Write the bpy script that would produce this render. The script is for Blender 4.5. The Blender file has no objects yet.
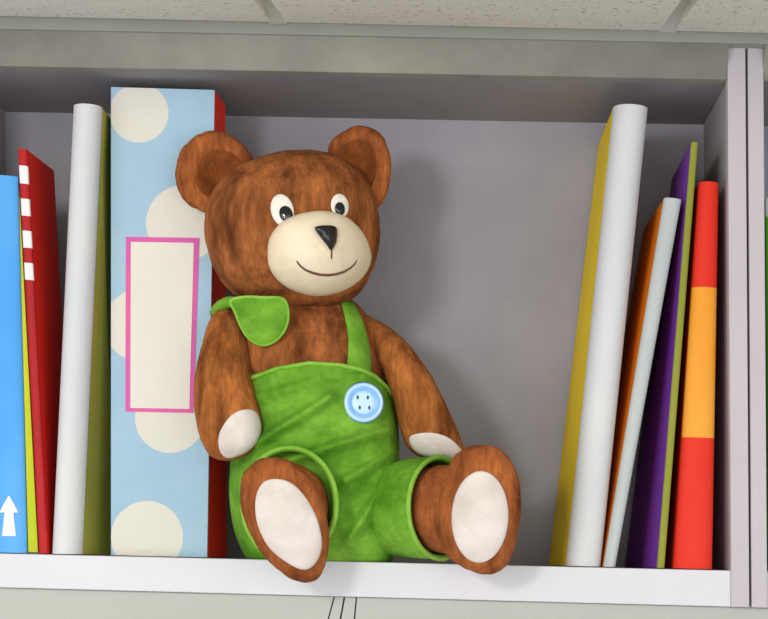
import bpy, bmesh, math, random
from mathutils import Vector, noise
from mathutils.bvhtree import BVHTree
random.seed(4)
SC = bpy.context.scene
COL = SC.collection
S = 0.0015          # metres per photo pixel on the shelf's front plane
D = 2.70            # camera to front plane
VX, VY, ZC = 470.0, 562.0, 1.60
DEPTH = 0.28

def W(px, py, Y=0.0):
    k = S * (D + Y) / D
    return Vector(((px - VX) * k, Y, ZC + (VY - py) * k))
def PX(v):
    k = S * (D + v[1]) / D
    return v[0] / k + VX, VY - (v[2] - ZC) / k
def shelf_py(px): return 553.5 + 0.0235 * px
def shelf_z(x): return ZC + (VY - shelf_py(x / S + VX)) * S
def srgb(r, g, b):
    f = lambda c: (c/255/12.92) if c/255 <= .04045 else ((c/255+.055)/1.055)**2.4
    return (f(r), f(g), f(b), 1)

# ---------------------------------------------------------------- materials
def mat(name, rgb, rough=.75, var=.12, scale=14, stretch=(1, 1, 1), bump=.1, rgb2=None, detail=6, spec=.3, bscale=None, bdist=.002, strokes=0):
    m = bpy.data.materials.new(name); m.use_nodes = True
    N, L = m.node_tree.nodes, m.node_tree.links
    P = N['Principled BSDF']; P.inputs['Roughness'].default_value = rough
    P.inputs['Specular IOR Level'].default_value = spec
    tc = N.new('ShaderNodeTexCoord'); mp = N.new('ShaderNodeMapping'); mp.inputs['Scale'].default_value = stretch
    L.new(tc.outputs['Object'], mp.inputs['Vector'])
    nz = N.new('ShaderNodeTexNoise'); nz.inputs['Scale'].default_value = scale; nz.inputs['Detail'].default_value = detail
    nz.inputs['Roughness'].default_value = .6
    L.new(mp.outputs['Vector'], nz.inputs['Vector'])
    cr = N.new('ShaderNodeValToRGB'); L.new(nz.outputs['Fac'], cr.inputs['Fac'])
    c = srgb(*rgb)
    if rgb2: a, b = c, srgb(*rgb2)
    else:
        a = tuple(x * (1 - var) for x in c[:3]) + (1,); b = tuple(min(1, x * (1 + var)) for x in c[:3]) + (1,)
    cr.color_ramp.elements[0].color = a; cr.color_ramp.elements[0].position = .32
    cr.color_ramp.elements[1].color = b; cr.color_ramp.elements[1].position = .68
    L.new(cr.outputs['Color'], P.inputs['Base Color'])
    if strokes:
        m3 = N.new('ShaderNodeMapping'); m3.inputs['Scale'].default_value = (stretch[0]*1.3, stretch[1]*1.3, stretch[2]*.45); m3.inputs['Rotation'].default_value = (0, .35, 0)
        L.new(tc.outputs['Object'], m3.inputs['Vector'])
        n3 = N.new('ShaderNodeTexNoise'); n3.inputs['Scale'].default_value = 75; n3.inputs['Detail'].default_value = 3; n3.inputs['Distortion'].default_value = .6
        L.new(m3.outputs['Vector'], n3.inputs['Vector'])
        r3 = N.new('ShaderNodeMapRange'); r3.inputs['From Min'].default_value = .3; r3.inputs['From Max'].default_value = .7
        r3.inputs['To Min'].default_value = 1-strokes; r3.inputs['To Max'].default_value = 1+strokes
        L.new(n3.outputs['Fac'], r3.inputs['Value'])
        mm = N.new('ShaderNodeVectorMath'); mm.operation = 'SCALE'; L.new(cr.outputs['Color'], mm.inputs[0]); L.new(r3.outputs['Result'], mm.inputs['Scale'])
        L.new(mm.outputs[0], P.inputs['Base Color'])
    if bump:
        n2 = N.new('ShaderNodeTexNoise'); n2.inputs['Scale'].default_value = bscale or scale * 6; n2.inputs['Detail'].default_value = 4
        L.new(mp.outputs['Vector'], n2.inputs['Vector'])
        bp = N.new('ShaderNodeBump'); bp.inputs['Strength'].default_value = bump; bp.inputs['Distance'].default_value = bdist
        L.new(n2.outputs['Fac'], bp.inputs['Height']); L.new(bp.outputs['Normal'], P.inputs['Normal'])
    return m
M = {}
M['fur'] = mat('brown_fur', (88, 46, 20), .9, rgb2=(178, 106, 56), scale=16, stretch=(1.8, 1.8, .6), bump=.55, detail=9, bscale=150, spec=.15, bdist=.003, strokes=.24)
M['fur_arm'] = mat('brown_fur_streaked', (92, 46, 17), .9, rgb2=(188, 114, 56), scale=14, stretch=(2.0, 2.0, .6), bump=.55, detail=9, bscale=150, spec=.15, bdist=.003, strokes=.24)
M['fur_foot'] = mat('russet_fur', (108, 54, 24), .9, rgb2=(180, 104, 54), scale=12, stretch=(2, 1, 1), bump=.55, detail=9, bscale=150, spec=.15, bdist=.003, strokes=.24)
M['fur_ear'] = mat('ear_fur_shaded', (90, 44, 18), .9, rgb2=(150, 84, 38), scale=14, bump=.5, detail=9, bscale=150, spec=.15, bdist=.003, strokes=.24)  # shading of the inner ear put into a darker brown
M['cream'] = mat('cream_plush', (222, 202, 168), .85, rgb2=(236, 220, 192), scale=10, bump=.15, spec=.15, bscale=120)
M['pad'] = mat('white_plush', (202, 190, 180), .85, rgb2=(226, 216, 208), scale=14, bump=.3, spec=.15, bscale=110)
M['green'] = mat('green_cloth', (60, 118, 10), .8, rgb2=(126, 178, 56), scale=10, stretch=(.8, 1, 1.6), bump=.15, spec=.2, bscale=260, strokes=.12)  # paler end of the noise stands in for fold highlights
M['green_hem'] = mat('green_hem_highlight', (108, 164, 40), .8, rgb2=(150, 196, 80), scale=14, bump=.1, spec=.2)  # rim highlight along cloth edges, given as a lighter green
M['black'] = mat('nose_black', (16, 16, 20), .25, bump=0, spec=.6)
M['pupil'] = mat('pupil_black', (14, 18, 24), .15, bump=0, spec=.7)
M['eyewhite'] = mat('eye_white', (236, 230, 216), .45, var=.03, bump=0)
M['mouth'] = mat('mouth_brown', (106, 72, 60), .8, bump=0)
M['button'] = mat('button_rim_blue', (188, 218, 246), .35, var=.05, bump=0, spec=.5)
M['button_in'] = mat('button_centre_blue', (110, 170, 236), .35, rgb2=(140, 192, 242), scale=20, bump=0, spec=.5)
M['button_dark'] = mat('button_blue_edge', (40, 120, 200), .35, var=.05, bump=0, spec=.5)
M['hole'] = mat('button_hole_blue', (40, 76, 100), .8, bump=0)
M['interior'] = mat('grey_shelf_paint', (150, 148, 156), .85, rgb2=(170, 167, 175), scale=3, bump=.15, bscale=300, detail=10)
M['soffit'] = mat('grey_shelf_paint_shaded', (138, 134, 138), .85, rgb2=(152, 148, 150), scale=3, bump=.15, bscale=300, detail=10)  # shelf grey darkened to hold the shade under the top board
M['rail'] = mat('grey_rail_paint', (136, 134, 124), .8, rgb2=(156, 154, 142), scale=9, stretch=(1, 1, 1), bump=.12, bscale=300, detail=10)
M['frame'] = mat('pale_frame_paint', (192, 184, 187), .7, var=.03, scale=6, bump=.06, bscale=200)
M['board'] = mat('white_board_paint', (212, 210, 213), .6, var=.03, scale=5, bump=.06, bscale=200)
M['wall'] = mat('grey_green_wall_paint', (176, 179, 168), .6, var=.03, scale=5, bump=.06, bscale=120)
M['trim'] = mat('green_grey_trim_paint', (152, 154, 142), .6, var=.05, scale=8, bump=.08)
M['tbar'] = mat('grid_bar_metal', (206, 206, 194), .85, var=.03, scale=8, bump=0, spec=.1)
M['dark'] = mat('dark_gap', (52, 50, 46), .9, bump=0)
M['floor'] = mat('floor_vinyl', (196, 190, 180), .5, var=.08, scale=3, bump=.03)
M['pages'] = mat('book_pages', (226, 216, 200), .85, var=.1, scale=20, stretch=(20, 1, .2), bump=.1)
def bookmat(n, c, c2=None, var=.06, rough=.62): M[n] = mat(n, c, rough, var=var, rgb2=c2, scale=7, stretch=(1, 1, .5), bump=.06, bscale=200, spec=.25)
bookmat('blue_cloth', (72, 154, 224), (94, 170, 230))
bookmat('lime_cover', (196, 200, 30), (178, 190, 26))
bookmat('red_cover', (240, 40, 26), (224, 34, 30))
bookmat('darkred_spine', (164, 26, 32), (184, 30, 30))
bookmat('white_spine', (202, 204, 208), (212, 212, 208))
bookmat('grey_spine', (176, 182, 182), (190, 194, 190))
bookmat('olive_cover', (160, 160, 60), (178, 172, 76))
bookmat('olive_spine', (134, 138, 44), (146, 148, 54))
bookmat('yellow_cover', (250, 216, 22), (244, 208, 16))
bookmat('orange_cover', (228, 130, 20), (214, 118, 18))
bookmat('purple_cover', (112, 52, 176), (128, 70, 186))
bookmat('orange_band', (232, 148, 34), (240, 168, 66))
bookmat('scarlet_band', (218, 40, 22), (226, 56, 38))
bookmat('green_cover', (86, 160, 36), (100, 174, 44))
bookmat('white_mark', (236, 230, 228))
bookmat('label_pink', (226, 98, 150), (190, 84, 176))
bookmat('label_cream', (218, 213, 200), (226, 220, 208))
bookmat('red_side', (246, 50, 24))
def ceiling_mat():
    m = mat('speckled_tile', (232, 230, 216), .9, var=.03, scale=20, bump=.25, bscale=90)
    N, L = m.node_tree.nodes, m.node_tree.links; P = N['Principled BSDF']
    src = P.inputs['Base Color'].links[0].from_socket
    tc = N.new('ShaderNodeTexCoord'); nz = N.new('ShaderNodeTexNoise'); nz.inputs['Scale'].default_value = 130; nz.inputs['Detail'].default_value = 3
    L.new(tc.outputs['Object'], nz.inputs['Vector'])
    cr = N.new('ShaderNodeValToRGB'); cr.color_ramp.elements[0].position = .30; cr.color_ramp.elements[1].position = .37
    L.new(nz.outputs['Fac'], cr.inputs['Fac'])
    mx = N.new('ShaderNodeMix'); mx.data_type = 'RGBA'; mx.inputs['A'].default_value = srgb(126, 120, 104)
    L.new(cr.outputs['Color'], mx.inputs['Factor']); L.new(src, mx.inputs['B']); L.new(mx.outputs['Result'], P.inputs['Base Color'])
    return m
M['tile'] = ceiling_mat()

# ---------------------------------------------------------------- objects
def empty(name, loc, label, cat, group=None):
    o = bpy.data.objects.new(name, None); COL.objects.link(o); o.location = loc; o.empty_display_size = .05
    o['label'] = label; o['category'] = cat
    if group: o['group'] = group
    return o
def worldloc(o):
    v = Vector(o.location)
    return v + worldloc(o.parent) if o.parent else v
def obj(name, verts, faces, material, parent=None, smooth=True, bevel=0, mats=None, mi=None, kind=None, label=None, solid=0):
    off = worldloc(parent) if parent else Vector((0, 0, 0))
    me = bpy.data.meshes.new(name); me.from_pydata([Vector(v) - off for v in verts], [], faces)
    bm = bmesh.new(); bm.from_mesh(me); bmesh.ops.remove_doubles(bm, verts=bm.verts, dist=1e-6)
    bmesh.ops.recalc_face_normals(bm, faces=bm.faces); bm.to_mesh(me); bm.free()
    for m in (mats or [material]): me.materials.append(m)
    if mi and len(mi) == len(me.polygons):
        for p, i in zip(me.polygons, mi): p.material_index = i
    for p in me.polygons: p.use_smooth = smooth
    o = bpy.data.objects.new(name, me); COL.objects.link(o)
    if parent: o.parent = parent
    if kind: o['kind'] = kind
    if label: o['label'] = label
    if solid:
        s = o.modifiers.new('thickness', 'SOLIDIFY'); s.thickness = solid; s.offset = -1
    if bevel:
        b = o.modifiers.new('bevel', 'BEVEL'); b.width = bevel; b.segments = 2; b.limit_method = 'ANGLE'
    return o
def prism(name, poly, Y0, Y1, material, parent=None, **kw):
    """poly in front-plane pixel coordinates, extruded straight back"""
    A = [W(x, y) for x, y in poly]; n = len(A)
    V = [(a.x, Y0, a.z) for a in A] + [(a.x, Y1, a.z) for a in A]
    F = [list(range(n)), list(range(2*n-1, n-1, -1))] + [[i, (i+1) % n, n+(i+1) % n, n+i] for i in range(n)]
    kw.setdefault('smooth', False)
    return obj(name, V, F, material, parent, **kw)
def tube(pts, r, n=8, closed=False, caps=True):
    V, F = [], []; k = len(pts)
    pts = [Vector(p) for p in pts]
    for i, p in enumerate(pts):
        a = pts[(i-1) % k] if (i > 0 or closed) else p; b = pts[(i+1) % k] if (i < k-1 or closed) else p
        t = (b - a).normalized(); u = t.cross(Vector((0.13, 1, .07))).normalized(); w = t.cross(u).normalized()
        rr = r[i] if isinstance(r, (list, tuple)) else r
        for j in range(n):
            q = 2*math.pi*j/n; V.append(p + u*math.cos(q)*rr + w*math.sin(q)*rr)
    for i in range(k if closed else k-1):
        i2 = (i+1) % k
        for j in range(n): F.append([i*n+j, i*n+(j+1) % n, i2*n+(j+1) % n, i2*n+j])
    if not closed and caps: F.append(list(range(n))); F.append(list(range((k-1)*n, k*n)))
    return V, F

# ---------------------------------------------------------------- organic shapes
def spline(pts, seg=10):
    out, n = [], len(pts)
    for i in range(n):
        p0, p1, p2, p3 = (Vector(pts[(i+k) % n]) for k in (-1, 0, 1, 2))
        for s in range(seg):
            t = s/seg
            out.append(.5*((2*p1) + (p2-p0)*t + (2*p0-5*p1+4*p2-p3)*t*t + (3*p1-p0-3*p2+p3)*t**3))
    return out
def outline(pts, n, center=None):
    sp = spline(pts)
    c = Vector(center) if center else sum((Vector(p) for p in sp), Vector((0, 0)))/len(sp)
    ar = sorted((math.atan2(p.y-c.y, p.x-c.x), (p-c).length) for p in sp)
    A = [(ar[-1][0]-2*math.pi, ar[-1][1])] + ar + [(ar[0][0]+2*math.pi, ar[0][1])]
    res = []
    for i in range(n):
        a = -math.pi + 2*math.pi*i/n; k = 0
        while A[k+1][0] < a: k += 1
        d = A[k+1][0]-A[k][0]; t = (a-A[k][0])/d if d > 1e-9 else 0
        r = A[k][1]*(1-t)+A[k+1][1]*t; res.append(Vector((math.cos(a)*r, math.sin(a)*r)))
    return c, res
def blob_mesh(pts, Yc, Df, Db, n=120, m=26, center=None, tilt=(0, 0), front=None, expo=1.0, clamp=False, fuzz=0.0, grow=0):
    c, R = outline(pts, n, center)
    if grow: R = [r*(1+grow/r.length) for r in R]
    V, F = [], []
    rings = []
    for side in (1, -1):
        rng = range(1, m+1) if side == 1 else range(m-1, 0, -1)
        for j in rng:
            a = j/m*math.pi/2; rho = math.sin(a); dep = math.cos(a)**expo
            rings.append((side, rho, dep))
    V.append(None)
    def vert(px, py, side, rho, dep):
        Yb = Yc + tilt[0]*(px-c.x)*S + tilt[1]*(c.y-py)*S
        Y = Yb - Df*dep if side == 1 else Yb + Db*dep
        if front and side == 1: Y += front(px, py, rho)
        v = W(px, py, Yb); v.y = Y
        if fuzz:
            q = noise.noise(Vector(v)*38)*.6 + noise.noise(Vector(v)*110)*.4
            dirv = Vector((px-c.x, 0, c.y-py)); L = dirv.length
            if L > 1e-6: v += dirv/L*q*fuzz*rho
            v.y += -side*q*fuzz*dep
        if clamp:
            zs = shelf_z(v.x) + .001
            if v.z < zs: v.z = zs
        return v
    V[0] = vert(c.x, c.y, 1, 0, 1)
    for (side, rho, dep) in rings:
        for r in R: V.append(vert(c.x+r.x*rho, c.y+r.y*rho, side, rho, dep))
    V.append(vert(c.x, c.y, -1, 0, 1)); last = len(V)-1; k = len(rings)
    for i in range(n): F.append([0, 1+i, 1+(i+1) % n])
    for q in range(k-1):
        for i in range(n): F.append([1+q*n+i, 1+q*n+(i+1) % n, 1+(q+1)*n+(i+1) % n, 1+(q+1)*n+i])
    for i in range(n): F.append([1+(k-1)*n+i, 1+(k-1)*n+(i+1) % n, last])
    return V, F
def bvh(*meshes):
    V, F = [], []
    for v, f in meshes:
        o = len(V); V += v; F += [[i+o for i in q] for q in f]
    return BVHTree.FromPolygons(V, F)
CAM = Vector((0, -D, ZC))
def hit(B, px, py):
    d = (W(px, py, 0) - CAM).normalized()
    return B.ray_cast(CAM, d)
def conform_mesh(pts, B, thick, n=64, m=14, center=None, expo=.6, back=.012, rim=.0015):
    """a padded patch that lies on a surface"""
    c, R = outline(pts, n, center); h0 = hit(B, c.x, c.y)[0]
    def q(px, py, fallback):
        h = hit(B, px, py)[0]
        return h if h is not None else W(px, py, fallback.y)
    F, rows = [], []
    base = [[q(c.x, c.y, h0)]]
    for j in range(1, m+1):
        rho = math.sin(j/m*math.pi/2)
        base.append([q(c.x+R[i].x*rho, c.y+R[i].y*rho, base[-1][i if j > 1 else 0]) for i in range(n)])
    V = [base[0][0] + Vector((0, -thick, 0))]
    for j in range(1, m+1):
        dep = max(0, math.cos(j/m*math.pi/2))**expo
        for i in range(n): V.append(base[j][i] + Vector((0, -thick*dep-rim, 0)))
    o = len(V)
    for i in range(n): V.append(base[m][i] + Vector((0, back, 0)))
    for i in range(n): F.append([0, 1+i, 1+(i+1) % n])
    for j in range(m-1):
        for i in range(n): F.append([1+j*n+i, 1+j*n+(i+1) % n, 1+(j+1)*n+(i+1) % n, 1+(j+1)*n+i])
    for i in range(n): F.append([1+(m-1)*n+i, 1+(m-1)*n+(i+1) % n, o+(i+1) % n, o+i])
    V.append(base[0][0] + Vector((0, back, 0)))
    for i in range(n): F.append([o+i, o+(i+1) % n, len(V)-1])
    return V, F
def ring_loft(rings, n=64, caps=(True, True), clamp=True):
    """rings: (px, py, Y, ry_px, yaw_deg, rh_factor)"""
    V, F = [], []
    # resample rings smoothly
    K = len(rings); fine = []
    for i in range(K-1):
        for s in range(6):
            t = s/6; p = [rings[max(0, i-1)], rings[i], rings[i+1], rings[min(K-1, i+2)]]
            fine.append([.5*((2*p[1][k])+(p[2][k]-p[0][k])*t+(2*p[0][k]-5*p[1][k]+4*p[2][k]-p[3][k])*t*t+(3*p[1][k]-p[0][k]-3*p[2][k]+p[3][k])*t**3) for k in range(6)])
    fine.append(list(rings[-1]))
    for (px, py, Y, r, yaw, rf) in fine:
        c = W(px, py, Y); a = math.radians(yaw); h = Vector((math.cos(a), math.sin(a), 0))
        for j in range(n):
            q = 2*math.pi*j/n
            v = c + h*math.cos(q)*r*S*rf + Vector((0, 0, 1))*math.sin(q)*r*S
            if clamp: v.z = max(v.z, shelf_z(v.x)+.001)
            V.append(v)
    for i in range(len(fine)-1):
        for j in range(n): F.append([i*n+j, i*n+(j+1) % n, (i+1)*n+(j+1) % n, (i+1)*n+j])
    if caps[0]: F.append(list(range(n)))
    if caps[1]: F.append(list(range((len(fine)-1)*n, len(fine)*n)))
    return V, F, V[-n:]
def segd(px, py, a, b):
    ax, ay = a; bx, by = b; dx, dy = bx-ax, by-ay
    t = max(0, min(1, ((px-ax)*dx+(py-ay)*dy)/(dx*dx+dy*dy)))
    return math.hypot(px-ax-t*dx, py-ay-t*dy)

# ================================================================ SETTING
def ceil_py(x): return 20.3 + .0222*x
def trimb_py(x): return 31.5 + .0195*x
def soff_py(x): return 66.0 + .0185*x
def brd_py(x): return 587.5 + .0265*x
XL, XR = -60, 1080
prism('trim_1', [(XL-1500, ceil_py(XL-1500)-14), (XR+1000, ceil_py(XR+1000)-14), (XR+1000, trimb_py(XR+1000)+3.0), (XL-1500, trimb_py(XL-1500)+3.0)], -.030, .02, M['trim'], kind='structure', bevel=.001)
# suspended ceiling: sloping field by the wall, level beyond
CT = math.tan(math.radians(8.3)); CW = 0.9
def ceil_pt(px, t, up=0.0):
    a = W(px, ceil_py(px)); z = a.z - CT*min(t, CW)
    return Vector((a.x, -t, z+up))
bars = [280.5 + 384*k for k in range(-5, 6)]
V, F = [], []
def slab_c(x0, x1, t0, t1, lo, hi):
    o = len(V)
    for up in (lo, hi):
        for (x, t) in ((x0, t0), (x1, t0), (x1, t1), (x0, t1)): V.append(ceil_pt(x, t, up))
    F.extend([[o, o+1, o+2, o+3], [o+7, o+6, o+5, o+4], [o, o+1, o+5, o+4], [o+1, o+2, o+6, o+5], [o+2, o+3, o+7, o+6], [o+3, o, o+4, o+7]])
ts = [.042, .052+.6, CW-.012, CW+.012, CW+.6, CW+1.2, CW+1.8, CW+2.4, CW+3.0]
tt = [(.042, .650), (.674, .888), (.912, 1.5), (1.524, 1.9), (1.924, 2.5), (2.524, 3.1), (3.124, 3.7), (3.724, 4.3)]
for i in range(len(bars)-1):
    for (a, b) in tt: slab_c(bars[i]+7.5, bars[i+1]-7.5, a, b, 0, .018)
obj('ceiling', V, F, M['tile'], smooth=False, kind='structure', bevel=.0015)
V, F = [], []
for b in bars: slab_c(b-8.8, b+8.8, .036, 4.3, -.0015, .002)
tb = obj('trim_2', V, F, M['tbar'], smooth=False, kind='structure')
V, F = [], []
for (a, b) in zip(tt[:-1], tt[1:]): slab_c(bars[0], bars[-1], a[1]-.002, b[0]+.002, -.001, .002)
obj('trim_3', V, F, M['tbar'], smooth=False, kind='structure')
V, F = [], []
slab_c(bars[0], bars[-1], -.02, 4.3, .03, .05)
obj('ceiling.001', V, F, M['dark'], smooth=False, kind='structure')
# wall: above and behind the case, and the panelled wall beneath it
prism('wall_back', [(XL-1500, -300), (XR+1000, -300), (XR+1000, brd_py(XR+1000)), (XL-1500, brd_py(XL-1500))], DEPTH+.03, DEPTH+.10, M['wall'], kind='structure')
zb = VY + ZC/S
def lowpan(name, a0, a1, b0, b1, Y=.012, m='wall'):
    prism(name, [(a0, brd_py(a0)+.5), (a1, brd_py(a1)+.5), (b1, zb), (b0, zb)], Y, Y+.02, M[m], kind='structure', bevel=.0006)
k = -20; dx = lambda x, s: x + s*1060/22*.18
lowpan('wall_front', XL-1500, 333, XL-1500, 333-278)
lowpan('trim_4', 334.2, 343, 334.2-278, 343-188, .014)
lowpan('trim_5', 344.6, 355.2, 344.6-188, 355.2-95, .014)
lowpan('wall_front.001', 356.6, XR+1000, 356.6-95, XR+1000)
prism('wall_front.002', [(XL-1500, brd_py(XL-1500)+1), (XR+1000, brd_py(XR+1000)+1), (XR+1000, zb), (XL-1500, zb)], .034, .05, M['dark'], kind='structure')

# ================================================================ BOOKCASES
def bookcase(x0, x1, pl, pr, label, group=None):
    """x0..x1 outer pixel edges; pl/pr post widths"""
    r = empty('bookcase', (W((x0+x1)/2, 0).x, .2, shelf_z(W((x0+x1)/2, 0).x)-.03), label, 'bookcase', group)
    lean = 4
    def fy(f): return lambda x: f(x)
    for nm, a, b in (('l', x0, x0+pl), ('r', x1-pr, x1)):
        prism('face_post', [(a, trimb_py(a)), (b, trimb_py(b)), (b+lean, brd_py(b)), (a+lean, brd_py(a))], -.004, .02, M['frame'], r, bevel=.001, label='pale upright post of the face frame')
        prism('side_panel', [(a+.5, trimb_py(a)+2), (b-.3, trimb_py(b)+2), (b-.3+lean, brd_py(b)-1), (a+.5+lean, brd_py(a)-1)], .0205, DEPTH, M['interior'], r)
    a, b = x0+pl, x1-pr
    prism('shelf_board', [(a+lean, shelf_py(a)), (b+lean, shelf_py(b)), (b+lean, brd_py(b)), (a+lean, brd_py(a))], 0, DEPTH, M['board'], r, bevel=.0015, label='white shelf board')
    prism('top_board', [(a, soff_py(a)-9), (b, soff_py(b)-9), (b, soff_py(b)), (a, soff_py(a))], .0215, DEPTH, M['soffit'], r, label='grey underside board with shade in its colour')
    prism('back_panel', [(x0+2, trimb_py(x0)+2), (x1-2, trimb_py(x1)+2), (x1-2+lean, brd_py(x1)-2), (x0+2+lean, brd_py(x0)-2)], DEPTH, DEPTH+.012, M['interior'], r)
    # top rail, a shallow cove
    V, F = [], []; n = 14
    for px in (a, b):
        zt, zbm = W(px, trimb_py(px)).z, W(px, soff_py(px)).z; x = W(px, 0).x
        for i in range(n+1):
            t = i/n; V.append((x, -.027*(1-t)**1.7, zt+(zbm-zt)*t))
        V.append((x, .021, zbm)); V.append((x, .021, zt))
    c = n+3
    F = [[i, i+1, c+i+1, c+i] for i in range(c-1)] + [[c-1, 0, c, 2*c-1], list(range(c)), list(range(c, 2*c))]
    o = obj('top_rail', V, F, M['rail'], r, smooth=False)
    for p in o.data.polygons:
        if len(p.vertices) == 4 and p.index < n: p.use_smooth = True
    return r
bookcase(-61, 745.0, 18, 18, 'grey-lined wooden bookcase bay with white shelf board, holding the teddy bear and leaning books')
bookcase(747.4, 1080, 15.5, 18, 'neighbouring bookcase bay at the right edge, beyond the dark seam between posts')

# ================================================================ BOOKS
def book(name, quad, Yf, Yb, label, cat, spine, left, right, bulge=.01, shift=0.0, group=None, bands=None, rounds=True, plabels=(None, None, None), inset=.007, top_in=.008, flare=0.0, right_poly=None):
    """quad TL,TR,BR,BL in pixels at depth Yf; spine faces the viewer"""
    TL, TR, BR, BL = [W(x, y, Yf+bulge) for x, y in quad]
    TL.z = W(*quad[0], Yf).z; TR.z = W(*quad[1], Yf).z
    BL.z = shelf_z(BL.x)+.0015; BR.z = shelf_z(BR.x)+.0015
    r = empty(name, ((BL.x+BR.x)/2, (Yf+Yb)/2, (BL.z+BR.z)/2), label, cat, group)
    def pt(u, v, Y):
        t = TL.lerp(TR, u); b = BL.lerp(BR, u); p = b.lerp(t, v); p.y = Y; p.x += (shift+flare*(1-v))*(Y-Yf)/(Yb-Yf)
        return p
    wd = (TR-TL).length; tu = min(.0035/wd, .2)
    yc = Yf+bulge
    def slab(u0, u1, y0, y1, v0, v1):
        V = [pt(u, v, y) for y in (y0, y1) for (u, v) in ((u0, v0), (u1, v0), (u1, v1), (u0, v1))]
        return V, [[0, 1, 2, 3], [7, 6, 5, 4], [0, 1, 5, 4], [1, 2, 6, 5], [2, 3, 7, 6], [3, 0, 4, 7]]
    def ysp(u): return Yf + bulge*(1-math.sqrt(max(0, 1-(2*u-1)**2)))
    # spine
    n = 20; us = [.5-.5*math.cos(math.pi*i/n) for i in range(n+1)] if rounds else [i/n for i in range(n+1)]
    vs = [0] + [b[0] for b in (bands or [])] + [1]; vs = sorted(set(vs)); V, F, mi = [], [], []
    full = []
    for a, b in zip(vs[:-1], vs[1:]):
        k = max(1, int((b-a)*12)); full += [a+(b-a)*i/k for i in range(k)]
    full.append(1); c = n+1
    for v in full:
        for u in us: V.append(pt(u, v, ysp(u)))
        for u in us: V.append(pt(u, v, max(ysp(u)+.003, yc)))
    w = 2*c
    def bandidx(v):
        idx = 0
        for (b0, m_) in (bands or []):
            if v > b0: idx = m_
        return idx
    for j in range(len(full)-1):
        vm = (full[j]+full[j+1])/2
        for i in range(n):
            F.append([j*w+i, j*w+i+1, (j+1)*w+i+1, (j+1)*w+i]); mi.append(bandidx(vm))
            F.append([j*w+c+i, (j+1)*w+c+i, (j+1)*w+c+i+1, j*w+c+i+1]); mi.append(0)
        for e in (0, n): F.append([j*w+e, (j+1)*w+e, (j+1)*w+c+e, j*w+c+e]); mi.append(bandidx(vm))
    for j in (0, len(full)-1):
        for i in range(n): F.append([j*w+i, j*w+i+1, j*w+c+i+1, j*w+c+i]); mi.append(0 if j == 0 else bandidx(.999))
    mats = spine if isinstance(spine, list) else [spine]
    me = obj('spine', V, F, None, r, mats=[M[x] for x in mats], label=plabels[0])
    for p, i in zip(me.data.polygons, mi): p.material_index = i
    es = me.modifiers.new('edge', 'EDGE_SPLIT'); es.split_angle = math.radians(50)
    y0 = yc + .0005 if bulge > .001 else yc+.0035
    for (u0, u1, m_, pl) in ((0, tu, left, plabels[1]), (1-tu, 1, right, plabels[2])):
        if right_poly and u1 == 1:
            prism('cover_board', right_poly, y0, Yb, M[m_], r, bevel=.0008, label=pl); continue
        v, f = slab(u0, u1, y0, Yb, 0, 1); obj('cover_board', v, f, M[m_], r, smooth=False, bevel=.0008, label=pl)
    H = (TL-BL).length
    v, f = slab(tu*1.05, 1-tu*1.05, y0+.002, Yb-inset, .006/H*0+.004, 1-top_in/H); obj('page_block', v, f, M['pages'], r, smooth=False)
    return r, pt, ysp
def decal(name, parent, poly, pt_from_px, m, th=.0012, label=None):
    A = [pt_from_px(x, y) for x, y in poly]; n = len(A)
    V = [a+Vector((0, -th, 0)) for a in A] + [a+Vector((0, .001, 0)) for a in A]
    F = [list(range(n)), list(range(2*n-1, n-1, -1))] + [[i, (i+1) % n, n+(i+1) % n, n+i] for i in range(n)]
    return obj(name, V, F, M[m], parent, smooth=False, label=label)

GL, GR = 'books leaning at the left of the bear', 'books leaning at the right of the bear'
# blue book, far left, arrow on spine
r, pt, ysp = book('book', [(-14, 174), (18.6, 176), (27.5, 552), (-8, 552)], .010, .15, 'blue book with lime side and white arrow on its spine, at the left frame edge', 'book',
     'blue_cloth', 'lime_cover', 'lime_cover', bulge=.008, group=GL, right_poly=[(15.2, 178), (15.5, 178), (35.0, 552.2), (25.3, 552.0)], plabels=('blue spine', None, 'lime green cover'))
def onblue(x, y):
    u = (x+11)/37; return W(x, y, ysp(min(1, max(0, u)))-.0005)
V, F = [], []
def strip(rows):
    o = len(V); k = 9
    for (y, a, b) in rows:
        for lay in (0, 1):
            for i in range(k):
                p = onblue(a+(b-a)*i/(k-1), y); p.y += -.0012 if lay == 0 else .0015; V.append(p)
    for j in range(len(rows)-1):
        q = o+j*2*k
        for i in range(k-1):
            F.append([q+i, q+i+1, q+2*k+i+1, q+2*k+i]); F.append([q+k+i, q+3*k+i, q+3*k+i+1, q+k+i+1])
        for i in (0, k-1): F.append([q+i, q+2*k+i, q+3*k+i, q+k+i])
    for q in (o, o+(len(rows)-1)*2*k):
        for i in range(k-1): F.append([q+i, q+i+1, q+k+i+1, q+k+i])
strip([(496, 8.6, 9.4), (504, 4, 14), (512.5, -.5, 18.5)])
strip([(512, 4.8, 13.4), (524, 3.6, 14.6), (536, 2.2, 16)])
obj('arrow', V, F, M['white_mark'], r, smooth=False, label='white upward arrow')
# red book with white squares
def vv(y): return (552-y)/(552-148)
bands = []
for (a, b) in ((279, 262), (247, 230), (215, 198), (183, 165)): bands += [(vv(a), 1), (vv(b), 0)]
book('book', [(18, 148), (27, 149), (48, 553), (39.3, 553)], .010, .16, 'red book with a row of white squares down its dark red spine', 'book',
     ['darkred_spine', 'white_mark'], 'red_cover', 'red_cover', bulge=.003, group=GL, shift=.007, bands=bands, plabels=('dark red spine with white squares', None, None))
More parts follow.
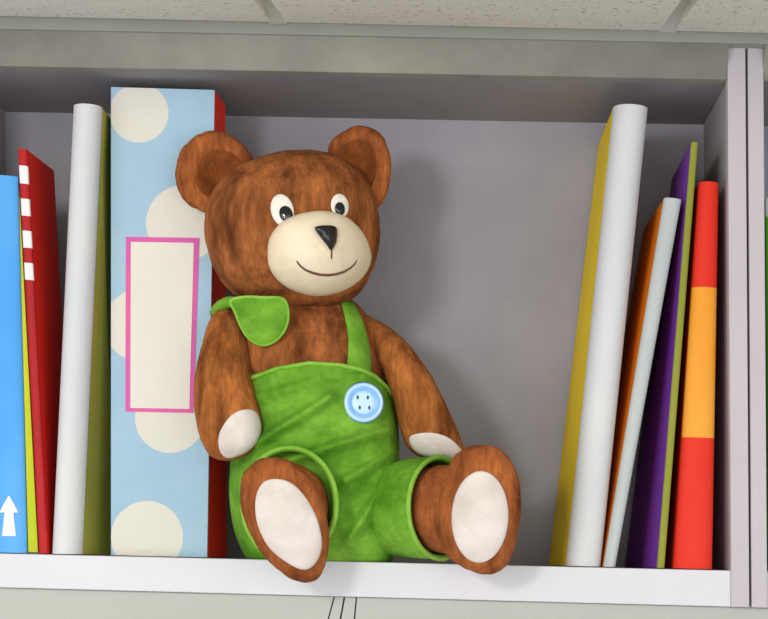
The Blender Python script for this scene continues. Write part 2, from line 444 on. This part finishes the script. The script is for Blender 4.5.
# white spine, olive cover
book('book', [(74, 103), (102, 104), (78.5, 556), (50.5, 556)], .006, .16, 'tall white-spined book with olive cover, against the blue dotted volume', 'book',
     'white_spine', 'olive_cover', 'olive_cover', bulge=.021, group=GL, flare=.034, plabels=('rounded white spine', None, 'olive cover'))
# blue dotted volume
YB = .058
r, pt, ysp = book('book', [(111, 87), (214.5, 90), (207, 559), (111, 557)], YB, .15, 'wide pale blue volume with white dots and a blank pink-framed label', 'book',
     'white_spine', 'blue_cloth', 'red_side', bulge=.0, group=GL, flare=.014, shift=.004, rounds=False, plabels=('pale blue spine with big white dots', None, 'red cover'))
spo = [c for c in r.children if c.name.startswith('spine')][0]
def dots_mat():
    m = mat('pale_blue_dotted', (152, 184, 204), .7, rgb2=(166, 194, 212), scale=5, bump=.06, bscale=200)
    N, L = m.node_tree.nodes, m.node_tree.links; P = N['Principled BSDF']; cur = P.inputs['Base Color'].links[0].from_socket
    tc = N.new('ShaderNodeTexCoord'); base = worldloc(r)
    for (x, y, rad) in ((139, 113, 29.5), (184, 223, 38), (140, 325, 36), (170, 418, 35), (147, 537, 36)):
        c = W(x, y, YB)-base
        sub = N.new('ShaderNodeVectorMath'); sub.operation = 'SUBTRACT'; L.new(tc.outputs['Object'], sub.inputs[0]); sub.inputs[1].default_value = c
        sc = N.new('ShaderNodeVectorMath'); sc.operation = 'MULTIPLY'; L.new(sub.outputs[0], sc.inputs[0]); sc.inputs[1].default_value = (1, 0, 1)
        ln = N.new('ShaderNodeVectorMath'); ln.operation = 'LENGTH'; L.new(sc.outputs[0], ln.inputs[0])
        lt = N.new('ShaderNodeMath'); lt.operation = 'LESS_THAN'; L.new(ln.outputs['Value'], lt.inputs[0]); lt.inputs[1].default_value = rad*S*(D+YB)/D
        mx = N.new('ShaderNodeMix'); mx.data_type = 'RGBA'; L.new(lt.outputs[0], mx.inputs['Factor']); L.new(cur, mx.inputs['A']); mx.inputs['B'].default_value = srgb(216, 212, 200)
        cur = mx.outputs['Result']
    L.new(cur, P.inputs['Base Color']); return m
spo.data.materials[0] = dots_mat()
lab = decal('label_panel', r, [(126, 237), (199.5, 238), (193.5, 413), (125.5, 411.5)], lambda x, y: W(x, y, YB), 'label_pink', label='pink and violet framed label')
decal('label_face', lab, [(131, 242), (194, 243), (189.5, 409), (130.5, 408)], lambda x, y: W(x, y, YB-.0011), 'label_cream', label='blank cream label face')
# right-hand books
book('book', [(613.5, 103), (648, 105), (601.5, 566), (567, 565)], .008, DEPTH-.006, 'tall thick white-spined book with yellow cover, nearest the bear at its right', 'book',
     'white_spine', 'yellow_cover', 'yellow_cover', bulge=.026, group=GR, flare=-.012, shift=-.006, plabels=('rounded white spine', 'yellow cover', None))
book('book', [(664, 197), (681.5, 199), (615.5, 568), (603.5, 567)], .008, DEPTH-.006, 'slim grey-spined book with orange cover, leaning steeply', 'book',
     'grey_spine', 'orange_cover', 'orange_cover', bulge=.009, group=GR, shift=-.006, flare=-.010, plabels=('pale grey spine', 'orange cover', None))
book('book', [(691, 142), (698, 142), (664.5, 566), (657, 567)], .010, DEPTH-.01, 'purple book with thin olive spine, between the orange-covered and the red and orange banded ones', 'book',
     'olive_spine', 'purple_cover', 'olive_spine', bulge=.003, group=GR, shift=0, flare=-.026, plabels=('thin olive spine', 'purple cover', None))
book('book', [(698.5, 181), (718.5, 182), (712, 570), (673, 569)], .008, .24, 'red book with a wide orange band, nearest the right post', 'book',
     ['scarlet_band', 'orange_band'], 'scarlet_band', 'scarlet_band', bulge=.013, group=GR, bands=[((570-438)/389, 1), ((570-287)/389, 0)], plabels=('red spine with orange band', None, None))
book('book', [(765, 197), (783, 200), (788, 574), (769.5, 573)], .010, .24, 'green-covered book with white top in the neighbouring bay, cut by the right frame edge', 'book',
     ['green_cover', 'white_spine'], 'green_cover', 'green_cover', bulge=.008, bands=[(.95, 1)], plabels=('green spine with white top', None, None))

# ================================================================ TEDDY BEAR
BO = -.012
bear = empty('teddy_bear', (W(320, 560, .06).x, .06, shelf_z(W(320, 560, .06).x)), 'brown teddy bear in green overalls sitting on the white shelf board', 'teddy bear')
Z = .0032
# torso
T_OUT = [(300, 286), (340, 294), (364, 312), (380, 345), (388, 385), (393, 425), (394, 465), (392, 505), (388, 545), (380, 570), (320, 575), (266, 568), (244, 540), (236, 500), (237, 465), (240, 430), (243, 395), (236, 360), (226, 330), (240, 304), (270, 290)]
tor = blob_mesh(T_OUT, .09+BO, .125, .12, center=(318, 440), n=200, m=50, clamp=True, fuzz=.002, expo=.8)
torso = obj('torso', tor[0], tor[1], M['fur'], bear)
B_tor = bvh(tor)
# overalls: offset shell cut on the bib line
BIB = [(200, 402), (235, 386), (251, 377), (277, 367.5), (309, 362), (341, 364), (361, 368.5), (375, 375), (388, 387), (396, 405), (420, 420)]
def bib(px):
    for (a, fa), (b, fb) in zip(BIB[:-1], BIB[1:]):
        if px <= b:
            t = max(0, (px-a)/(b-a)); return fa+(fb-fa)*t
    return BIB[-1][1]
FOLDS = [((255, 448), (330, 398), .019, 5.5), ((262, 398), (320, 380), .010, 5), ((292, 460), (385, 430), .017, 5.5), ((345, 480), (392, 450), .014, 5),
         ((352, 535), (384, 478), .018, 5.5), ((330, 500), (352, 545), .006, 6), ((262, 425), (320, 402), -.004, 6), ((272, 464), (360, 412), -.003, 7), ((310, 484), (388, 449), -.003, 5), ((338, 522), (370, 474), -.004, 5),
         ((282, 386), (355, 376), -.003, 5), ((385, 420), (390, 500), .004, 4), ((268, 382), (276, 402), -.004, 5)]
def fold(px, py): return sum(A*math.exp(-(segd(px, py, a, b)/w)**2) for (a, b, A, w) in FOLDS)
tmp = bmesh.new()
O = blob_mesh(T_OUT, .09+BO, .125, .12, center=(318, 440), n=240, m=90, clamp=True, expo=.8)
vs = [tmp.verts.new(v) for v in O[0]]
for f in O[1]: tmp.faces.new([vs[i] for i in f])
bmesh.ops.recalc_face_normals(tmp, faces=tmp.faces); tmp.normal_update()
for v in tmp.verts:
    px, py = PX(v.co); isf = v.co.y < .09+BO
    v.co = v.co + v.normal*.008 + Vector((0, -fold(px, py) if isf else 0, 0))
    v.co.z = max(v.co.z, shelf_z(v.co.x)+.0006)
cut = {}
def fv(co):
    px, py = PX(co); return py-bib(px)
dead = [f for f in tmp.faces if all(fv(v.co) < 0 for v in f.verts)]
bmesh.ops.delete(tmp, geom=dead, context='FACES')
loose = [v for v in tmp.verts if not v.link_faces]; bmesh.ops.delete(tmp, geom=loose, context='VERTS')
for v in tmp.verts:
    if v.is_boundary or fv(v.co) < 0:
        px, py = PX(v.co)
        if abs(py-bib(px)) < 14:
            k = S*(D+v.co.y)/D; v.co.z = ZC+(VY-bib(px))*k
bmesh.ops.smooth_vert(tmp, verts=[v for v in tmp.verts if v.is_boundary], factor=.3, use_axis_x=True, use_axis_y=True)
OV = [v.co.copy() for v in tmp.verts]; tmp.verts.index_update(); OF = [[v.index for v in f.verts] for f in tmp.faces]; tmp.free()
over = obj('overalls', OV, OF, M['green'], bear, solid=.004, label='bright green overalls')
B_over = BVHTree.FromPolygons(OV, OF)
# bib hem
hp = []
for i in range(60):
    px = 246+(392-246)*i/59; h = hit(B_over, px, bib(px)+1.2)[0]
    if h: hp.append(h+Vector((0, -.0005, 0)))
V, F = tube(hp, .0032); obj('hem', V, F, M['green_hem'], over, label='bib hem in painted rim-highlight green')
# head
H_OUT = [(302, 152), (328, 155), (348, 163), (366, 180), (377, 207), (380, 236), (374, 265), (360, 291), (336, 306), (300, 309), (256, 305), (230, 291), (215, 270), (207, 246), (206, 216), (214, 193), (232, 174), (254, 162), (278, 155)]
hd = blob_mesh(H_OUT, .03+BO, .115, .08, center=(294, 232), n=180, m=44, fuzz=.0022, expo=.9)
head = obj('head', hd[0], hd[1], M['fur'], bear)
B_head = bvh(hd)
def ear(pts, Yc, ctr, ic, label=None):
    def fr(px, py, rho): return .034*math.exp(-(math.hypot(px-ic[0], py-ic[1])/20)**2)
    e = blob_mesh(pts, Yc+BO, .026, .02, n=110, m=26, center=ctr, front=fr, fuzz=.003, expo=.7)
    eo = obj('ear', e[0], e[1], M['fur_foot'], bear)
    B = bvh(e); c, R = outline(pts, 24, ctr)
    inner = [(ic[0]+q.x*.62, ic[1]+q.y*.62) for q in R]
    v, f = conform_mesh(inner, B, .001, center=ic, rim=.0003, back=.004); obj('inner_ear', v, f, M['fur_ear'], eo, label='inner ear, brown darkened to show shade')
ear([(215, 132), (194, 138), (180, 154), (176, 178), (181, 195), (194, 208), (212, 213), (232, 205), (250, 180), (252, 158), (238, 140)], .035, (215, 173), (220, 175))
ear([(328, 150), (338, 135), (360, 126), (380, 134), (390, 155), (390, 180), (383, 202), (374, 208), (358, 200), (338, 175)], .045, (361, 167), (358, 165))
# muzzle
mz = conform_mesh([(268, 255), (271, 237), (284, 222), (304, 214), (325, 212), (345, 217), (360, 229), (369, 245), (371, 262), (362, 278), (345, 290), (321, 296), (300, 293), (283, 285), (271, 271)], B_head, .042, n=110, m=26, center=(322, 254), expo=.75, rim=.002)
mo = obj('muzzle', mz[0], mz[1], M['cream'], bear, label='cream muzzle')
B_mz = bvh(mz)
ns = conform_mesh([(315, 229.5), (317, 227), (325, 226), (334, 226.5), (337.5, 230), (337, 241), (334, 248), (331, 251), (327, 246), (320, 237)], B_mz, .014, n=60, m=12, center=(329, 234), expo=.5, rim=.001)
obj('nose', ns[0], ns[1], M['black'], bear, label='black triangular nose')
def surf_tube(B, pts, r, seg=8):
    P = []
    for i in range(len(pts)-1):
        for s in range(seg):
            t = s/seg; P.append((pts[i][0]*(1-t)+pts[i+1][0]*t, pts[i][1]*(1-t)+pts[i+1][1]*t))
    P.append(pts[-1]); out = [hit(B, *p)[0] for p in P]; out = [o for o in out if o]
    k = len(out); rr = [r*(.35+.65*math.sin(math.pi*(i+.5)/k)**.5) for i in range(k)]
    return tube(out, rr)
v, f = surf_tube(B_mz, [(296.5, 261), (300, 265.5), (305, 269.5), (312, 272.5), (320, 274.5), (328, 275), (336, 274), (344, 271.5), (350, 268), (354.5, 264), (356.5, 260)], .0022)
obj('mouth', v, f, M['mouth'], mo, label='thin brown smile')
v, f = surf_tube(B_mz, [(331.5, 249), (331.5, 259)], .0014); obj('nose_seam', v, f, M['mouth'], mo)
def ell(cx, cy, rx, ry, tilt=0, n=14):
    a = math.radians(tilt); out = []
    for i in range(n):
        q = 2*math.pi*i/n; x, y = rx*math.cos(q), ry*math.sin(q); out.append((cx+x*math.cos(a)-y*math.sin(a), cy+x*math.sin(a)+y*math.cos(a)))
    return out
B_face = bvh(hd, mz)
for (w_, p_, hl) in (((282.5, 210.5, 11.5, 16.5, -14), (286, 214, 6.6, 8.3, -18), (288.3, 210.5)), ((340, 206, 9, 12, -8), (340, 209, 5, 6.8, -6), (341.5, 206.5))):
    e = conform_mesh(ell(*w_), B_head, .006, n=48, m=10, rim=.001, expo=.5)
    eo = obj('eye', e[0], e[1], M['eyewhite'], bear, label='white eye')
    Be = bvh(e); p = conform_mesh(ell(*p_), Be, .004, n=32, m=8, rim=.0006, back=.003); po = obj('pupil', p[0], p[1], M['pupil'], eo, label='black pupil')
# arms
def arm(pts, Yc, Df, ctr, pad, padc=None, tilt=(0, 0), m='fur_arm'):
    a = blob_mesh(pts, Yc+BO, Df, .040, n=140, m=30, center=ctr, fuzz=.0025, tilt=tilt, expo=.8)
    ao = obj('arm', a[0], a[1], M[m], bear); B = bvh(a)
    p = conform_mesh(pad, B, .005, n=60, m=12, rim=.0012, expo=.5); obj('paw_pad', p[0], p[1], M['pad'], ao, label='white paw pad')
    return a
aL = arm([(226, 306), (212, 318), (204, 340), (197, 370), (195, 400), (199, 432), (208, 453), (220, 460), (236, 459), (252, 451), (262, 434), (261, 415), (255, 390), (251, 360), (246, 330), (240, 312)], -.008, .05, (228, 390),
    [(222, 428), (232, 415), (245, 409.5), (256, 412), (261, 423), (260, 436), (252, 448), (239, 456), (227, 458), (220, 451), (218.5, 439)], tilt=(0, .22))
aR = arm([(362, 316), (380, 322), (402, 338), (422, 362), (440, 392), (453, 420), (464, 447), (462, 459), (446, 461), (424, 458), (408, 448), (400, 428), (392, 400), (380, 370), (366, 345)], .055, .05, (408, 388),
    [(409, 438), (418, 433.5), (434, 433), (449, 438), (461, 449), (463, 457), (448, 459.5), (428, 457), (414, 450)], tilt=(-.25, .0))
# legs
GLm = [(296, 500, .10, 42, 0, 1.0), (294, 502, .06, 52, 0, .95), (291, 503, .02, 56, 0, .88), (290, 503.5, -.03, 55.5, -4, .85), (289.5, 504, -.080, 54.5, -6, .85)]
def trouser(rings, label=None, inner=.93):
    V, F, rim = ring_loft(rings, caps=(True, False))
    o = obj('trouser_leg', V, F, M['green'], over, solid=.005)
    v, f = tube([p for p in rim], .0038, closed=True); obj('cuff', v, f, M['green_hem'], o, label='cuff in painted rim-highlight green')
    return V, F
trouser(GLm)
tR = trouser([(384, 522, .09, 34, 20, .9), (392, 514, .06, 43, 35, .95), (405, 509, .035, 49, 45, 1), (424, 508, .008, 51, 50, 1), (441, 508, -.012, 50.5, 52, 1)])
def leg(rings, foot, Yc, Df, Db, ctr, sole, tilt, solec=None):
    V, F, rim = ring_loft(rings)
    lo = obj('leg', V, F, M['fur_foot'], bear)
    a = blob_mesh(foot, Yc, Df, Db, n=150, m=30, center=ctr, fuzz=.003, tilt=tilt, expo=.6)
    fo = obj('foot', a[0], a[1], M['fur_foot'], lo); B = bvh(a)
    p = conform_mesh(sole, B, .006, n=72, m=14, rim=.0015, expo=.4, center=solec); obj('sole', p[0], p[1], M['pad'], lo, label='white sole')
leg([(289, 506, .05, 42, 0, 1), (288, 508, .0, 44, 0, .95), (287, 508, -.08, 44, 0, .9), (287, 510, -.11, 40, 0, .85)],
    [(268, 458), (252, 464), (242, 480), (241, 505), (250, 532), (266, 558), (286, 576), (304, 582), (319, 577), (327, 556), (328, 528), (321, 500), (308, 476), (289, 461)], -.122, .038, .045, (286, 520),
    [(278, 479), (264, 482), (256, 497), (257, 522), (268, 546), (286, 562), (304, 570), (316, 563), (322, 545), (318, 521), (307, 499), (293, 484)], (.10, -.15))
leg([(425, 509, .03, 44, 50, 1), (440, 509, -.0, 44, 50, 1), (455, 510, -.03, 44, 45, 1), (468, 510, -.055, 42, 30, .95), (476, 511, -.08, 38, 20, .9)],
    [(486, 445), (468, 447), (453, 459), (443, 485), (438, 515), (442, 544), (453, 561), (472, 571), (490, 574), (506, 566), (516, 543), (521, 510), (519, 480), (511, 461), (500, 449)], -.090, .042, .05, (480, 512),
    ell(480, 517, 28.5, 46, 2), (-.12, -.08))
# straps
flap = blob_mesh([(229, 300), (244, 296), (264, 296.5), (284, 298), (289.5, 312), (287, 328), (277, 341), (263, 346.5), (249, 340), (240, 327), (234, 312)], -.036+BO, .012, .008, n=90, m=16, center=(262, 318), tilt=(.10, -.42), expo=.5, fuzz=.001)
so = obj('shoulder_strap', flap[0], flap[1], M['green'], over, label='rounded green strap end')
edge = []
c, R = outline([(229, 300), (244, 296), (264, 296.5), (284, 298), (289.5, 312), (287, 328), (277, 341), (263, 346.5), (249, 340), (240, 327), (234, 312)], 70, (262, 318))
Bf = bvh(flap)
for q in R:
    h = hit(Bf, c.x+q.x*.955, c.y+q.y*.955)[0]
    if h: edge.append(h)
v, f = tube(edge, .0022, closed=True); obj('hem', v, f, M['green_hem'], so)
B_sh = bvh(aL, tor)
P = [(236, 302, 5), (229, 302, 6), (222, 305, 6), (216, 309.5, 5), (213, 313, 3.5)]
pts = [W(x, y, .025 - .065*((x-213)/23)**.8 if x > 213 else .025) for x, y, w in P]
v, f = tube(pts, [w*S for _, _, w in P], n=12); obj('strap_band', v, f, M['green'], so)
rows = [((341, 302), (354, 302)), ((344.5, 315), (361, 316)), ((347, 327), (365.5, 328)), ((348.5, 340), (368.5, 340)), ((348.5, 352), (370.5, 352)), ((347.5, 364), (371.5, 366)), ((347, 372), (372, 376))]
V, F = [], []; nu = 11; B_s = BVHTree.FromPolygons(tor[0]+OV, tor[1]+[[i+len(tor[0]) for i in f] for f in OF])
fine = []
for a, b in zip(rows[:-1], rows[1:]):
    for s in range(4):
        t = s/4; fine.append(tuple(tuple(a[e][k]*(1-t)+b[e][k]*t for k in (0, 1)) for e in (0, 1)))
fine.append(rows[-1])
for (l, q) in fine:
    for i in range(nu):
        t = i/(nu-1); x, y = l[0]*(1-t)+q[0]*t, l[1]*(1-t)+q[1]*t
        h = hit(B_tor, x, y)[0]; h = h if h else W(x, y, .02)
        V.append(h+Vector((0, -.006-.006*math.sin(math.pi*t)**.6, 0)))
    for i in range(nu): V.append(V[-nu]+Vector((0, .012, 0)))
w2 = nu*2
for j in range(len(fine)-1):
    for i in range(nu-1):
        F.append([j*w2+i, j*w2+i+1, (j+1)*w2+i+1, (j+1)*w2+i]); F.append([j*w2+nu+i, (j+1)*w2+nu+i, (j+1)*w2+nu+i+1, j*w2+nu+i+1])
    for e in (0, nu-1): F.append([j*w2+e, (j+1)*w2+e, (j+1)*w2+nu+e, j*w2+nu+e])
for j in (0, len(fine)-1):
    for i in range(nu-1): F.append([j*w2+i, j*w2+i+1, j*w2+nu+i+1, j*w2+nu+i])
obj('shoulder_strap', V, F, M['green'], over, label='upright green strap')
# button
bc = hit(B_over, 363, 403)[0]; nrm = Vector((.16, -1, -.02)).normalized()
ex = nrm.cross(Vector((0, 0, 1))).normalized(); ex = -ex; ez = ex.cross(nrm).normalized()
if ez.z < 0: ez = -ez
if ex.x < 0: ex = -ex
bc = bc + nrm*.004
def lathe(prof, n=64):
    V, F = [], []
    for (r_, h) in prof:
        for j in range(n):
            q = 2*math.pi*j/n; V.append(bc + ex*math.cos(q)*r_ + ez*math.sin(q)*r_ + nrm*h)
    for i in range(len(prof)-1):
        for j in range(n): F.append([i*n+j, i*n+(j+1) % n, (i+1)*n+(j+1) % n, (i+1)*n+j])
    F.append(list(range(n))); F.append(list(range((len(prof)-1)*n, len(prof)*n)))
    return V, F
R0 = 19.6*S
v, f = lathe([(R0*.9, -.004), (R0, .0), (R0, .005), (R0*.98, .008), (R0*.9, .0105), (R0*.84, .0100), (R0*.78, .0075), (R0*.7, .0058), (R0*.3, .0055), (R0*.02, .0055)])
bo = obj('button', v, f, M['button'], over, label='round pale blue four-hole button')
v, f = lathe([(R0*1.02, -.004), (R0*1.03, .0), (R0*1.03, .004), (R0*.99, .0045)]); obj('button_edge', v, f, M['button_dark'], bo, label='deep blue edge')
v, f = lathe([(R0*.82, .0060), (R0*.80, .0092), (R0*.70, .0068), (R0*.5, .0060), (R0*.02, .0056)]); obj('button_groove', v, f, M['button_in'], bo, label='bluer sunken ring')
v, f = lathe([(R0*.60, .0050), (R0*.58, .0066), (R0*.4, .0070), (R0*.02, .0070)]); obj('button_face', v, f, M['button'], bo)
for (x, y) in ((-6, 5), (4, 5), (-4, -5), (5.5, -5)):
    c0 = bc+ex*x*S+ez*y*S; V, F = [], []
    for h in (.004, .0076):
        for j in range(12):
            q = 2*math.pi*j/12; V.append(c0+ex*math.cos(q)*1.1*S+ez*math.sin(q)*2.0*S+nrm*h)
    F = [[j, (j+1) % 12, 12+(j+1) % 12, 12+j] for j in range(12)]+[list(range(12)), list(range(12, 24))]
    obj('button_hole', V, F, M['hole'], bo)

# ================================================================ LIGHT, CAMERA
def area(name, loc, target, size, energy, color=(1, 1, 1)):
    l = bpy.data.lights.new(name, 'AREA'); l.shape = 'RECTANGLE'; l.size, l.size_y = size; l.energy = energy; l.color = color
    o = bpy.data.objects.new(name, l); COL.objects.link(o); o.location = loc
    o.rotation_euler = (Vector(target)-Vector(loc)).to_track_quat('-Z', 'Y').to_euler(); return o
area('ceiling_lamp', (-.95, -2.5, 2.15), (-.1, 0, 1.9), (.35, .3), 24, (1, .98, .95))
area('fill_light', (-2.1, -2.6, 1.5), (0, 0, 1.75), (1.5, 1.6), 26, (.95, .97, 1))  # added fill from the left to brighten the gaps between books
area('fill_light', (1.9, -2.6, 1.5), (-.2, 0, 1.75), (1.5, 1.6), 18, (.96, .97, 1))  # added fill from the right for covers that face right
area('fill_light', (0, -3.2, 1.4), (0, 0, 1.75), (2.6, 1.2), 30, (.97, .97, 1))  # added broad frontal fill behind the camera, no real window
w = bpy.data.worlds.new('room_light'); w.use_nodes = True; SC.world = w
w.node_tree.nodes['Background'].inputs['Color'].default_value = (.95, .97, 1, 1)
w.node_tree.nodes['Background'].inputs['Strength'].default_value = .58
cam = bpy.data.cameras.new('camera'); co = bpy.data.objects.new('camera', cam); COL.objects.link(co)
co.location = CAM; co.rotation_euler = (math.pi/2, 0, 0)
cam.sensor_width = 36; cam.lens = (D/S)/768*36
cam.shift_x = (384-VX)/768; cam.shift_y = (VY-309.5)/768
cam.clip_start = .05
SC.camera = co
SC.view_settings.view_transform = 'Standard'; SC.view_settings.look = 'None'; SC.view_settings.gamma = 1; SC.view_settings.exposure = -0.17
SC.view_settings.use_curve_mapping = False
